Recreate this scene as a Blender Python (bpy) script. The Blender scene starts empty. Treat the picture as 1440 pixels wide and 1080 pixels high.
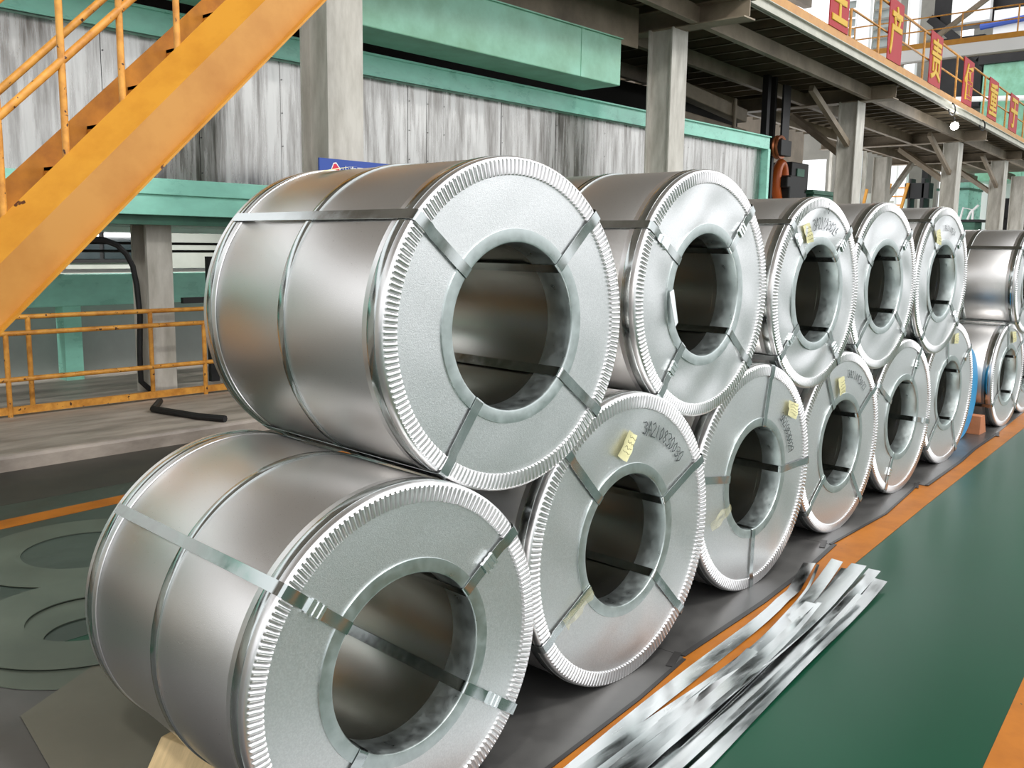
import bpy, math, random
from mathutils import Vector, Matrix
random.seed(7)
S = bpy.context.scene
COL = S.collection
PI = math.pi

# ------------------------------------------------------------------ camera
cam = bpy.data.cameras.new('camera'); camo = bpy.data.objects.new('camera', cam); COL.objects.link(camo)
cam.sensor_width = 36.0; cam.lens = 1311.86 / 1440 * 36.0; cam.clip_end = 300
R_ = Vector((0.66441559, -0.74722787, 0.01422777)); U_ = Vector((0.10074762, 0.10841322, 0.98898761)); F_ = Vector((0.74054158, 0.65566537, -0.14731286))
M = Matrix.Identity(4)
for i in range(3):
    M[i][0] = R_[i]; M[i][1] = U_[i]; M[i][2] = -F_[i]; M[i][3] = (0.0, -2.2, 1.6374)[i]
camo.matrix_world = M
S.camera = camo

# ------------------------------------------------------------------ light
w = bpy.data.worlds.new('world'); S.world = w; w.use_nodes = True
bg = w.node_tree.nodes['Background']; bg.inputs[0].default_value = (0.965, 0.98, 1.0, 1); bg.inputs[1].default_value = 1.7
def area(name, loc, rot, sx, sy, power, col=(1, 1, 1)):
    l = bpy.data.lights.new(name, 'AREA'); l.shape = 'RECTANGLE'; l.size = sx; l.size_y = sy; l.energy = power; l.color = col
    o = bpy.data.objects.new(name, l); COL.objects.link(o); o.location = loc; o.rotation_euler = rot
    return o
# the hall's row of high-bay lamps over the aisle the camera stands in
for x in (-3.0, 4.0, 11.0, 18.0, 25.0, 32.0):
    o = area('high_bay_lamp', (x, -4.0, 9.6), (math.radians(22), 0, 0), .9, .9, 430 if x < 10 else 230, (1.0, 0.985, 0.96)); o.data.shape = 'DISK'
S.view_settings.view_transform = 'Standard'; S.view_settings.look = 'None'; S.view_settings.gamma = 1
S.view_settings.use_curve_mapping = False; S.view_settings.exposure = 0.0

# ------------------------------------------------------------------ materials
def srgb(r, g, b):
    f = lambda c: (c / 255) / 12.92 if c / 255 <= 0.04045 else ((c / 255 + 0.055) / 1.055) ** 2.4
    return (f(r), f(g), f(b), 1)
def mat(name, col, rough=0.5, metal=0.0, var=0.0, vscale=3.0, stretch=(1, 1, 1), col2=None, bump=0.0, bscale=60.0, rvar=0.0, cut=(0.4, 0.65), spec=0.5, emit=0.0, coord='Object'):
    m = bpy.data.materials.new(name); m.use_nodes = True
    nt = m.node_tree; b = nt.nodes['Principled BSDF']
    b.inputs['Base Color'].default_value = col; b.inputs['Roughness'].default_value = rough; b.inputs['Metallic'].default_value = metal
    b.inputs['Specular IOR Level'].default_value = spec
    if emit: b.inputs['Emission Color'].default_value = col; b.inputs['Emission Strength'].default_value = emit
    tc = nt.nodes.new('ShaderNodeTexCoord'); mp = nt.nodes.new('ShaderNodeMapping'); mp.inputs['Scale'].default_value = stretch
    nt.links.new(tc.outputs[coord], mp.inputs[0])
    if var or rvar or col2:
        n = nt.nodes.new('ShaderNodeTexNoise'); n.inputs['Scale'].default_value = vscale; n.inputs['Detail'].default_value = 6; n.inputs['Roughness'].default_value = .62
        nt.links.new(mp.outputs[0], n.inputs['Vector'])
        r = nt.nodes.new('ShaderNodeValToRGB'); r.color_ramp.elements[0].position = cut[0]; r.color_ramp.elements[1].position = cut[1]
        c2 = col2 or tuple(max(0, c * (1 - var)) for c in col[:3]) + (1,)
        r.color_ramp.elements[0].color = c2; r.color_ramp.elements[1].color = col
        nt.links.new(n.outputs['Fac'], r.inputs[0]); nt.links.new(r.outputs[0], b.inputs['Base Color'])
        if rvar:
            mr = nt.nodes.new('ShaderNodeMapRange'); mr.inputs[1].default_value = .3; mr.inputs[2].default_value = .7
            mr.inputs[3].default_value = max(.03, rough - rvar); mr.inputs[4].default_value = rough + rvar
            nt.links.new(n.outputs['Fac'], mr.inputs[0]); nt.links.new(mr.outputs[0], b.inputs['Roughness'])
    if bump:
        n2 = nt.nodes.new('ShaderNodeTexNoise'); n2.inputs['Scale'].default_value = bscale; n2.inputs['Detail'].default_value = 3
        nt.links.new(mp.outputs[0], n2.inputs['Vector'])
        bp = nt.nodes.new('ShaderNodeBump'); bp.inputs['Strength'].default_value = bump; bp.inputs['Distance'].default_value = 0.002
        nt.links.new(n2.outputs['Fac'], bp.inputs['Height']); nt.links.new(bp.outputs[0], b.inputs['Normal'])
    return m
MT = {}
MT['galv'] = mat('galvanized_sheet', (.74, .725, .71, 1), .33, 1, var=.03, vscale=240, bump=.22, bscale=420, rvar=.06)
MT['disc'] = mat('galvanized_end_sheet', (.80, .81, .81, 1), .38, 1, var=.12, vscale=190, bump=.3, bscale=380, rvar=.03)
MT['rim'] = mat('bright_zinc', (.80, .79, .79, 1), .33, 1)
MT['guard'] = mat('zinc_ring', (.60, .655, .645, 1), .34, 1, var=.14, vscale=22, rvar=.08)
MT['band'] = mat('steel_strapping', (.54, .575, .57, 1), .15, 1, var=.14, vscale=14, rvar=.07)
MT['clip'] = mat('strap_seal_zinc', (.80, .83, .83, 1), .24, 1)
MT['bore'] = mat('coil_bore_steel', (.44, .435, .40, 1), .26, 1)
MT['strip'] = mat('cut_steel_strip', (.70, .725, .725, 1), .19, 1, var=.15, vscale=4, stretch=(1, 6, 1), rvar=.1)
MT['clad'] = mat('streaked_stainless', (.50, .495, .475, 1), .27, .9, vscale=3.2, stretch=(3.0, 1, .26), col2=(.19, .18, .165, 1), cut=(.33, .60), rvar=.12, bump=.5, bscale=9)
MT['beam_green'] = mat('furnace_green_paint', srgb(158, 228, 206), .3, 0, var=.16, vscale=2.2, stretch=(1, 1, 2), rvar=.08)
MT['duct_green'] = mat('duct_green_paint', srgb(140, 198, 172), .36, 0, vscale=1.7, col2=srgb(114, 164, 132), cut=(.34, .66), bump=.3, bscale=120)
MT['dark_green'] = mat('machine_green_paint', srgb(66, 112, 92), .5, 0, var=.35, vscale=2.5)
MT['column'] = mat('column_grey_paint', srgb(206, 202, 192), .55, 0, vscale=2.4, stretch=(2, 2, .5), col2=srgb(160, 155, 143), cut=(.3, .62))
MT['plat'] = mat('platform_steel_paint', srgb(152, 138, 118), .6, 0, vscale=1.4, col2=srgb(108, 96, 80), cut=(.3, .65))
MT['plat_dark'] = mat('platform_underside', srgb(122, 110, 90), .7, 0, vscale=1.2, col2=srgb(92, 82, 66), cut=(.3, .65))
MT['fascia'] = mat('fascia_paint', srgb(204, 202, 188), .55, 0, var=.2, vscale=2)
MT['yellow'] = mat('safety_yellow_paint', srgb(200, 140, 44), .42, 0, vscale=4.0, col2=srgb(184, 122, 34), cut=(.3, .6), bump=.2, bscale=30)
def chips(m, scale, lo, col):
    nt = m.node_tree; b = nt.nodes['Principled BSDF']; src = b.inputs['Base Color'].links[0].from_socket
    tc = nt.nodes.new('ShaderNodeTexCoord'); n = nt.nodes.new('ShaderNodeTexNoise'); n.inputs['Scale'].default_value = scale; n.inputs['Detail'].default_value = 8
    nt.links.new(tc.outputs['Object'], n.inputs['Vector'])
    r = nt.nodes.new('ShaderNodeValToRGB'); r.color_ramp.elements[0].position = lo; r.color_ramp.elements[1].position = lo + .012
    r.color_ramp.elements[0].color = (0, 0, 0, 1); r.color_ramp.elements[1].color = (1, 1, 1, 1)
    mx = nt.nodes.new('ShaderNodeMix'); mx.data_type = 'RGBA'
    nt.links.new(n.outputs['Fac'], r.inputs[0]); nt.links.new(r.outputs[0], mx.inputs[0])
    mx.inputs[7].default_value = col; nt.links.new(src, mx.inputs[6]); nt.links.new(mx.outputs[2], b.inputs['Base Color'])
chips(MT['yellow'], 7, .705, srgb(78, 42, 22))
MT['yellow_dull'] = mat('dusty_shaded_yellow', srgb(190, 134, 60), .5, 0, vscale=3.0, col2=srgb(174, 116, 44), cut=(.3, .6))  # duller copy: dust plus the web's weaker light mixed into the colour
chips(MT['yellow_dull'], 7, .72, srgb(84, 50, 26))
MT['yellow_tube'] = mat('handrail_yellow_paint', srgb(222, 158, 66), .45, 0, vscale=9, col2=srgb(176, 110, 34), cut=(.3, .6))
chips(MT['yellow_tube'], 26, .66, srgb(70, 40, 24))
MT['orange'] = mat('orange_floor_paint', srgb(162, 97, 24), .5, 0, vscale=5, col2=srgb(142, 82, 18), cut=(.32, .6), spec=.2)
chips(MT['orange'], 16, .69, srgb(80, 62, 40))
MT['floor'] = mat('green_floor_paint', srgb(18, 66, 46), .30, 0, vscale=.5, col2=srgb(15, 58, 40), cut=(.3, .7), spec=.22)
MT['floor_old'] = mat('dusty_green_floor_paint', srgb(60, 70, 62), .38, 0, vscale=1.6, col2=srgb(42, 50, 44), cut=(.3, .7), rvar=.1)
MT['floor_dark'] = mat('shaded_floor', srgb(66, 62, 54), .5, 0, vscale=2, col2=srgb(44, 42, 38), cut=(.3, .7))  # shade of the floor put into a dark colour
MT['mat'] = mat('rubber_mat', srgb(84, 83, 81), .36, 0, vscale=2.4, col2=srgb(58, 57, 56), cut=(.32, .68), rvar=.1, bump=.25, bscale=7)
MT['mat_edge'] = mat('mat_black_edge', srgb(36, 34, 33), .5)
MT['plate_dull'] = mat('dull_oiled_plate', srgb(96, 104, 92), .36, .3, vscale=2, var=.3, rvar=.06)
MT['plate_beige'] = mat('beige_board', srgb(104, 102, 90), .4, .15, vscale=2.2, var=.15)
MT['concrete'] = mat('worn_concrete', srgb(176, 164, 152), .5, 0, vscale=3.2, stretch=(.5, 2, 1), col2=srgb(122, 112, 102), cut=(.3, .62), rvar=.08)
MT['dark'] = mat('dark_steel', srgb(38, 36, 36), .5, .3, var=.3, vscale=2)
MT['black'] = mat('black_rubber', srgb(22, 22, 22), .6)
MT['brown'] = mat('dark_brown_sheet', srgb(146, 134, 120), .7, 0, var=.3, vscale=1.2)
MT['roof'] = mat('roof_sheet', srgb(142, 132, 120), .7, 0, var=.15, vscale=.7)
MT['white_wall'] = mat('white_wall_panel', srgb(206, 206, 196), .5, 0, vscale=.9, col2=srgb(170, 172, 162), cut=(.3, .7))
MT['grey_wall'] = mat('grey_wall_sheet', srgb(150, 156, 152), .5, 0, vscale=.9, var=.2)
MT['glass_dark'] = mat('dark_window_glass', srgb(44, 56, 58), .1, 0, spec=.8)
MT['red'] = mat('banner_red', srgb(172, 22, 34), .6)
MT['gold'] = mat('banner_gold', srgb(218, 176, 54), .6)
MT['paper'] = mat('yellow_paper', srgb(226, 220, 170), .7, 0, var=.08, vscale=30)
MT['ink'] = mat('marker_ink', srgb(40, 48, 50), .5)
MT['ink_soft'] = mat('pen_ink', srgb(120, 116, 88), .6)
MT['wood'] = mat('softwood', srgb(214, 186, 138), .65, 0, vscale=6, stretch=(1, 8, 1), var=.2)
MT['wood_red'] = mat('orange_wood', srgb(190, 122, 82), .65, 0, vscale=6, var=.2)
MT['blue_film'] = mat('blue_film', srgb(24, 148, 205), .28, .1)
MT['sign_blue'] = mat('sign_blue', srgb(44, 76, 160), .4)
MT['white'] = mat('white_paint', srgb(240, 240, 238), .5)
MT['logo_red'] = mat('logo_red', srgb(214, 38, 70), .5)
MT['rust'] = mat('rusty_wheel', srgb(150, 86, 50), .35, .6, var=.3, vscale=6)
MT['orange_machine'] = mat('orange_machine_paint', srgb(196, 92, 30), .4)
MT['lamp'] = mat('lamp_glow', (1, .98, .95, 1), .5, 0, emit=30)
MT['gap_shade'] = mat('shade_black_sheet', srgb(30, 27, 26), .8, 0, var=.3, vscale=1.2)  # near-black colour carries the shade of the gap above the furnace
MT['tape'] = mat('clear_tape', srgb(206, 200, 160), .15, 0, var=.2, vscale=30)
MT['tape'].node_tree.nodes['Principled BSDF'].inputs['Alpha'].default_value = .38
MT['cable_red'] = mat('red_plastic', srgb(170, 44, 44), .5)
MT['stair_brown'] = mat('worn_stair_paint', srgb(206, 136, 44), .5, 0, vscale=4, col2=srgb(160, 98, 34), cut=(.3, .65))
chips(MT['stair_brown'], 6, .70, srgb(70, 40, 22))

# ------------------------------------------------------------------ mesh helpers
class MB:
    def __init__(s): s.v = []; s.f = []
    def add(s, vs, fs):
        o = len(s.v); s.v += [tuple(q) for q in vs]; s.f += [tuple(i + o for i in f) for f in fs]; return s
    def box(s, x0, x1, y0, y1, z0, z1, shear=0.0):
        # shear: dy per dx, so a run can follow the platform's own line
        v = [(x, y + shear * (x - x0), z) for x in (x0, x1) for y in (y0, y1) for z in (z0, z1)]
        return s.add(v, [(0, 1, 3, 2), (4, 6, 7, 5), (0, 4, 5, 1), (2, 3, 7, 6), (0, 2, 6, 4), (1, 5, 7, 3)])
    def beam(s, a, b, wy, hz, up=(0, 0, 1)):
        a = Vector(a); b = Vector(b); d = (b - a).normalized(); up = Vector(up)
        sd = d.cross(up).normalized() * (wy / 2); u = sd.cross(d).normalized() * (hz / 2)
        v = [p + i * sd + j * u for p in (a, b) for i in (-1, 1) for j in (-1, 1)]
        return s.add(v, [(0, 1, 3, 2), (4, 6, 7, 5), (0, 4, 5, 1), (2, 3, 7, 6), (0, 2, 6, 4), (1, 5, 7, 3)])
    def tube(s, pts, r, n=10, closed=False):
        pts = [Vector(p) for p in pts]; k = len(pts); o = len(s.v); prev = None
        for i, p in enumerate(pts):
            a = pts[i - 1] if (i or closed) else p; b = pts[(i + 1) % k] if (i < k - 1 or closed) else p
            d = (b - a).normalized()
            if prev is None: u = d.cross(Vector((0, 0, 1)) if abs(d.z) < .9 else Vector((1, 0, 0))).normalized()
            else: u = (prev - prev.dot(d) * d).normalized()
            prev = u; t = d.cross(u)
            for j in range(n):
                an = 2 * PI * j / n; s.v.append(tuple(p + r * (math.cos(an) * u + math.sin(an) * t)))
        for i in range(k - (0 if closed else 1)):
            for j in range(n):
                i2 = (i + 1) % k
                s.f.append((o + i * n + j, o + i * n + (j + 1) % n, o + i2 * n + (j + 1) % n, o + i2 * n + j))
        if not closed:
            s.f.append(tuple(o + j for j in range(n))[::-1]); s.f.append(tuple(o + (k - 1) * n + j for j in range(n)))
        return s
    def lathe(s, prof, n=96, closed=False):
        # profile of (r, y) turned about the Y axis
        o = len(s.v); k = len(prof)
        for i in range(n):
            a = 2 * PI * i / n; c, q = math.cos(a), math.sin(a)
            for r, y in prof: s.v.append((r * c, y, r * q))
        for i in range(n):
            i2 = (i + 1) % n
            for j in range(k if closed else k - 1):
                j2 = (j + 1) % k
                s.f.append((o + i * k + j, o + i * k + j2, o + i2 * k + j2, o + i2 * k + j))
        return s
def obj(name, mb, m, parent=None, smooth=False, kind=None, label=None, loc=None, bevel=0):
    if isinstance(mb, MB):
        me = bpy.data.meshes.new(name); me.from_pydata(mb.v, [], mb.f); me.update()
    else: me = mb
    if m is not None:
        me.materials.clear(); me.materials.append(MT[m] if isinstance(m, str) else m)
    if smooth:
        me.polygons.foreach_set('use_smooth', [True] * len(me.polygons))
        try: me.set_sharp_from_angle(angle=math.radians(38))
        except Exception: pass
    o = bpy.data.objects.new(name, me); COL.objects.link(o)
    if parent is not None: o.parent = parent
    if loc is not None: o.location = loc
    if kind: o['kind'] = kind
    if label: o['label'] = label
    if bevel:
        b = o.modifiers.new('bevel', 'BEVEL'); b.width = bevel; b.segments = 2; b.limit_method = 'ANGLE'
    return o
def thing(name, label, cat, loc=(0, 0, 0), rz=0, group=None):
    o = bpy.data.objects.new(name, None); COL.objects.link(o); o.empty_display_size = .2
    o.location = loc; o.rotation_euler = (0, 0, rz); o['label'] = label; o['category'] = cat
    if group: o['group'] = group
    return o
def tag(o, label, cat, group=None):
    o['label'] = label; o['category'] = cat
    if group: o['group'] = group
    return o
def text_mesh(txt, size, thick=.002, bold=0.0):
    c = bpy.data.curves.new('lettering', 'FONT'); c.body = txt; c.size = size; c.extrude = thick; c.offset = bold; c.align_x = 'CENTER'; c.align_y = 'CENTER'; c.resolution_u = 3
    t = bpy.data.objects.new('lettering', c); COL.objects.link(t)
    bpy.context.view_layer.update()
    me = bpy.data.meshes.new_from_object(t.evaluated_get(bpy.context.evaluated_depsgraph_get()))
    COL.objects.unlink(t); bpy.data.objects.remove(t); return me

# ------------------------------------------------------------------ the hall: floor, walls, roof
root = None
obj('floor', MB().box(-14, 70, -16, 3.0, -.2, 0), 'floor', kind='structure')
obj('floor_rear', MB().box(-14, 70, 3.0, 3.85, -.2, 0).box(-14, 70, 3.0, 3.0001, -.2, -.1), 'floor_old', kind='structure')
obj('floor_shade_strip', MB().box(-14, 70, 3.85, 5.0, -.2, .001), 'floor_dark', kind='structure')  # dark strip stands in for shade in front of the plinth
m_ = MB().box(-14, 70, 4.72, 9.2, -.1, .12)
obj('floor_plinth', m_, 'concrete', kind='structure', bevel=.03)
# painted line along the aisle, just thicker than paint can be told from the side
def ground_poly(pts, z0, z1):
    n = len(pts); b = MB()
    b.add([(x, y, z1) for x, y in pts] + [(x, y, z0) for x, y in pts], [tuple(range(n)), tuple(range(2 * n - 1, n - 1, -1))] + [(i, i + n, (i + 1) % n + n, (i + 1) % n) for i in range(n)])
    return b
obj('trim_1', ground_poly([(-1, -.93), (2.2, -.66), (4.78, -.425), (6.18, -.32), (9.76, -.08), (14, .2), (30, 1.2), (30, 1.36), (14, .36), (9.76, .14), (6.18, -.10), (4.7, -.21), (2.16, -.43), (-1, -.70)][::-1][::-1], -.01, .0025), 'orange', kind='structure')
obj('trim_3', ground_poly([(-3, -2.14), (3.1, -1.62), (3.92, -1.55), (20, -.18), (20, -.06), (3.92, -1.43), (3.1, -1.50), (-3, -2.02)], -.01, .0025), 'orange', kind='structure')
obj('trim_2', ground_poly([(-6, 2.95), (1.91, 3.35), (2.63, 3.40), (12, 3.62), (12, 3.79), (2.71, 3.56), (1.97, 3.52), (-6, 3.12)], -.01, .003), 'orange', kind='structure')
# old dusty paint to the left of the stacks
obj('floor_worn_bay', ground_poly([(-14, 1.5), (12, 1.62), (12, 3.02), (-14, 3.02)], -.01, .0012), 'floor_old', kind='structure')

# walls: light sheet behind the furnace (low), added near-black sheet for shade above; the hall's far end
wl = obj('wall_rear_lower', MB().box(-14, 22, 9.3, 9.5, 0, 3.4), 'white_wall', kind='structure')
obj('wall_rear_upper', MB().box(-14, 34, 13.5, 13.8, 3.4, 6.6).box(-14, 34, 13.5, 13.8, 10.4, 12), 'brown', kind='structure')  # unseen band left open so sky lightens the coil tops
obj('shade_sheet_rear', MB().box(-6, 21, 9.22, 9.29, 3.4, 4.98), 'gap_shade', kind='structure')  # sheet added to darken the gap, its shade put in the colour
obj('ceiling', MB().box(-16, 34, -1.0, 16, 11.6, 11.8), 'roof', kind='structure')
obj('wall_aisle_side', MB().box(-14, 62, -16.2, -16, 0, .9), 'white_wall', kind='structure')
obj('wall_near_end', MB().box(-14.2, -14, -16, 14, 0, 2.6), 'grey_wall', kind='structure')

# ------------------------------------------------------------------ coils
def guard_mesh(R, n, wr, sgn=1, L=0):
    """rolled corner guard: body flange with two ridges, rounded shoulder, pleated face"""
    amp = .0046
    prof = [(R + .0003, .083), (R + .0030, .081), (R + .0035, .078), (R + .0035, .018), (R + .0030, .010), (R + .0018, .0035), (R - .0005, .0), (R - .0035, -.002)]
    mb = MB(); sub = 8
    nn = n * sub; k0 = len(prof); rad = [R - .0055, R - .009, R - .03, R - wr + .004, R - wr]; K = k0 + len(rad) + 1
    for i in range(nn):
        a = 2 * PI * i / nn; ph = (i % sub) / sub
        h = max(0.0, math.sin(PI * min(1, ph / .72))) ** .6 if ph < .72 else 0
        wob = 1 + .12 * math.sin(a * 3 + R * 40)
        c, q = math.cos(a), math.sin(a)
        for r, y in prof: mb.v.append((r * c, y, r * q))
        for j, r in enumerate(rad):
            f_ = (0, .9, 1, 1, .9)[j]
            tw = a + (R - r) * .12       # pleats lean slightly
            y = -.0030 - amp * h * f_ * wob + (.0045 if ph >= .72 and j else 0)
            rr = r + (.0035 * h if j >= 3 else 0)
            mb.v.append((rr * math.cos(tw), y, rr * math.sin(tw)))
        tw = a + wr * .12
        mb.v.append(((R - wr) * math.cos(tw), .004, (R - wr) * math.sin(tw)))
    for i in range(nn):
        i2 = (i + 1) % nn
        for j in range(K - 1): mb.f.append((i * K + j, i * K + j + 1, i2 * K + j + 1, i2 * K + j))
    return mb
def sinuous_disc(R0, R1, amp, seed, y=0.0):
    rnd = random.Random(seed); ks = [(rnd.choice((2, 3, 5, 7, 9)), rnd.uniform(0, 6.28), rnd.uniform(.3, 1)) for _ in range(6)]
    mb = MB(); n = 120; K = 14
    for i in range(n):
        a = 2 * PI * i / n
        for j in range(K):
            t = j / (K - 1); r = R0 + (R1 - R0) * t
            d = sum(wt * math.sin(k * a + p + 3 * t * (1 if k % 2 else -1)) for k, p, wt in ks) * amp * math.sin(PI * t)
            mb.v.append((r * math.cos(a), y + d, r * math.sin(a)))
    for i in range(n):
        i2 = (i + 1) % n
        for j in range(K - 1): mb.f.append((i * K + j, i * K + j + 1, i2 * K + j + 1, i2 * K + j))
    return mb
def path_strap(path, ang, wd, th):
    """flat steel strap following (r, y) path in the plane through the axis"""
    a = math.radians(ang); rd = Vector((math.cos(a), 0, math.sin(a))); tg = Vector((-math.sin(a), 0, math.cos(a))); yy = Vector((0, 1, 0))
    mb = MB(); P = [rd * r + yy * y for r, y in path]; k = len(P)
    for i, p in enumerate(P):
        d = (P[min(i + 1, k - 1)] - P[max(i - 1, 0)]).normalized(); nr = d.cross(tg)
        for sx in (-1, 1):
            for sn in (-1, 1): mb.v.append(tuple(p + tg * (sx * wd / 2) + nr * (sn * th / 2)))
    for i in range(k - 1):
        o = i * 4; q = o + 4
        mb.f += [(o, q, q + 1, o + 1), (o + 2, o + 3, q + 3, q + 2), (o, o + 2, q + 2, q), (o + 1, q + 1, q + 3, o + 3)]
    mb.f += [(0, 1, 3, 2), (4 * k - 4, 4 * k - 2, 4 * k - 1, 4 * k - 3)]
    return mb
GL = {'3': [[(0, .9), (.3, 1), (.6, .8), (.3, .55), (.62, .3), (.3, 0), (0, .1)]], 'A': [[(0, 0), (.32, 1), (.64, 0)], [(.12, .4), (.55, .42)]],
      '2': [[(0, .8), (.28, 1), (.55, .75), (.05, .05), (.65, .02)]], '1': [[(.25, 1), (.22, 0)]], '0': [[(.3, 1), (.05, .6), (.2, .02), (.5, .3), (.48, .8), (.3, 1)]],
      '8': [[(.5, .85), (.25, 1), (.08, .75), (.5, .3), (.3, 0), (.05, .25), (.5, .85)]], '9': [[(.5, .7), (.25, .5), (.05, .75), (.3, 1), (.5, .8), (.4, 0)]],
      '6': [[(.5, 1), (.15, .5), (.2, .05), (.5, .2), (.35, .5), (.1, .35)]], '5': [[(.6, 1), (.12, .97), (.1, .6), (.5, .5), (.5, .15), (.05, .02)]],
      '7': [[(.02, .97), (.6, 1), (.22, 0)]], '4': [[(.35, 1), (.02, .35), (.62, .38)], [(.48, .6), (.44, 0)]]}
def ribbon2d(lines, wd, y):
    mb = MB()
    for L in lines:
        for (x0, z0), (x1, z1) in zip(L, L[1:]):
            d = math.hypot(x1 - x0, z1 - z0) or 1; nx, nz = -(z1 - z0) / d * wd / 2, (x1 - x0) / d * wd / 2
            ex, ez = (x1 - x0) / d * wd * .3, (z1 - z0) / d * wd * .3
            q = [(x0 + nx - ex, z0 + nz - ez), (x0 - nx - ex, z0 - nz - ez), (x1 - nx + ex, z1 - nz + ez), (x1 + nx + ex, z1 + nz + ez)]
            mb.add([(a, y, b) for a, b in q] + [(a, y + .0006, b) for a, b in q], [(0, 1, 2, 3), (7, 6, 5, 4), (0, 4, 5, 1), (1, 5, 6, 2), (2, 6, 7, 3), (3, 7, 4, 0)])
    return mb
def arc_writing(txt, r, a0, a1, size, seed=1):
    rnd = random.Random(seed); out = []
    for i, ch in enumerate(txt):
        a = math.radians(a0 + (a1 - a0) * (i + .5) / len(txt)); cx, cz = r * math.cos(a), r * math.sin(a)
        up = (math.cos(a), math.sin(a)); rt = (math.sin(a), -math.cos(a)); s = size * rnd.uniform(.85, 1.15)
        for st in GL.get(ch, []):
            out.append([(cx + rt[0] * (u - .3) * s * .8 + up[0] * (v - .5) * s, cz + rt[1] * (u - .3) * s * .8 + up[1] * (v - .5) * s) for u, v in st])
    return ribbon2d(out, .0032, -.0052)
def paper(corners, parent, seed):
    rnd = random.Random(seed); A, B, C_, D_ = [Vector((c[0], 0, c[1])) for c in corners]; mb = MB(); n = 5
    for i in range(n + 1):
        for j in range(n + 1):
            u, v = i / n, j / n; p = (A * (1 - u) + B * u) * (1 - v) + (D_ * (1 - u) + C_ * u) * v
            mb.v.append((p.x, -.006 - .012 * (abs(u - .5) * 2) ** 3 * (1 if (v > .5) else .4) - .002 * math.sin(6 * u + 5 * v), p.z))
    mb.f = [(i * (n + 1) + j, i * (n + 1) + j + 1, (i + 1) * (n + 1) + j + 1, (i + 1) * (n + 1) + j) for i in range(n) for j in range(n)]
    t = obj('paper_tag', mb, 'paper', parent, smooth=True)
    L = []
    for row in (.2, .4, .6, .78):
        pts = []
        for k in range(9):
            u = .15 + .7 * k / 8; v = row + rnd.uniform(-.05, .05)
            p = (A * (1 - u) + B * u) * (1 - v) + (D_ * (1 - u) + C_ * u) * v; pts.append((p.x, p.z))
        L.append(pts)
    obj('handwriting', ribbon2d(L, .002, -.0205), 'ink_soft', t)
def clip(parent, R, rad, ang, face=True, wd=.034):
    a = math.radians(ang); rd = Vector((math.cos(a), 0, math.sin(a))); tg = Vector((-math.sin(a), 0, math.cos(a)))
    mb = MB(); ln = .05; th = .004
    for k in range(5):     # crimped seal: five overlapping folds
        c0 = rad - ln / 2 + ln * k / 5; c1 = c0 + ln / 5; w2 = wd / 2 + (.003 if k % 2 == 0 else .0005); y1 = -.0115 - (.003 if k % 2 == 0 else 0)
        vs = [tuple(rd * r + tg * s * w2 + Vector((0, y, 0))) for r in (c0, c1) for s in (-1, 1) for y in (y1, -.003)]
        mb.add(vs, [(0, 1, 3, 2), (4, 6, 7, 5), (0, 4, 5, 1), (2, 3, 7, 6), (0, 2, 6, 4), (1, 5, 7, 3)])
    obj('strap_seal', mb, 'clip', parent)
RI = .254
def coil(key, c, R, label, angs, clips=(), L=.93, rz=-1.5, pleats=184, dent=.0014, ring=.038, wr=.052, group='steel coils stacked in two rows'):
    x, y, z = c
    t = thing('steel_coil', label, 'steel coil', (x, y, z - R), math.radians(rz), group)
    def part(name, mb, m, smooth=True, **k):
        p = obj(name, mb, m, t, smooth, **k); p.location = (0, 0, R); return p
    N = 160
    part('outer_wrap', MB().lathe([(R - .004, .006), (R, .012), (R, L - .012), (R - .004, L - .006)], N), 'galv')
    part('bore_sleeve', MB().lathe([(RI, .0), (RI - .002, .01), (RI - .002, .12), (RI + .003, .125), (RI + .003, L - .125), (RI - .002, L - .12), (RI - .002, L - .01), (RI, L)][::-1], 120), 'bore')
    part('end_sheet', sinuous_disc(RI + .002, R - wr + .012, dent, hash(key) % 99 if 0 else sum(map(ord, key)), .0015), 'disc')
    part('rear_end_sheet', MB().lathe([(RI, L + .0), (R - .002, L)][::-1], 96), 'disc')
    part('outer_edge_guard', guard_mesh(R, pleats, wr), 'rim')
    part('rear_edge_guard', MB().lathe([(R - .05, L + .003), (R - .006, L + .004), (R + .0035, L - .003), (R + .0035, L - .012), (R + .0035, L - .078), (R + .0030, L - .081), (R + .0003, L - .083)], N), 'rim')
    part('inner_edge_guard', MB().lathe([(RI - .0035, .10), (RI - .0035, .002), (RI - .001, -.003), (RI + .004, -.0042), (RI + ring, -.0035), (RI + ring + .001, .002)], 120), 'guard')
    for yb in (.041, L * .5 + .0, L - .041):
        b = .0175; o = R + .0046
        part('girth_strap', MB().lathe([(R, yb - b), (o, yb - b), (o + .0008, yb - b + .002), (o + .0008, yb + b - .002), (o, yb + b), (R, yb + b)], N), 'band')
    for i, a in enumerate(angs):
        o = R + .0075; q = RI - .006
        path = [(o, L - .02), (o, L * .75), (o, L / 2), (o, L * .25), (o, .03), (o - .001, .006), (o - .004, -.005), (o - .010, -.0105), (R - .05, -.0115), (R - .07, -.0055), (RI + ring + .01, -.006), (RI + .006, -.0075), (RI - .002, -.006), (q, 0), (q, .02), (q, L / 2), (q, L - .02)]
        s = part('axial_strap', path_strap(path, a, .034, .0014), 'band')
        if i in clips:
            clip(s, R, R - .115 if i % 2 == 0 else R - .135, a)
    return t, part
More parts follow.
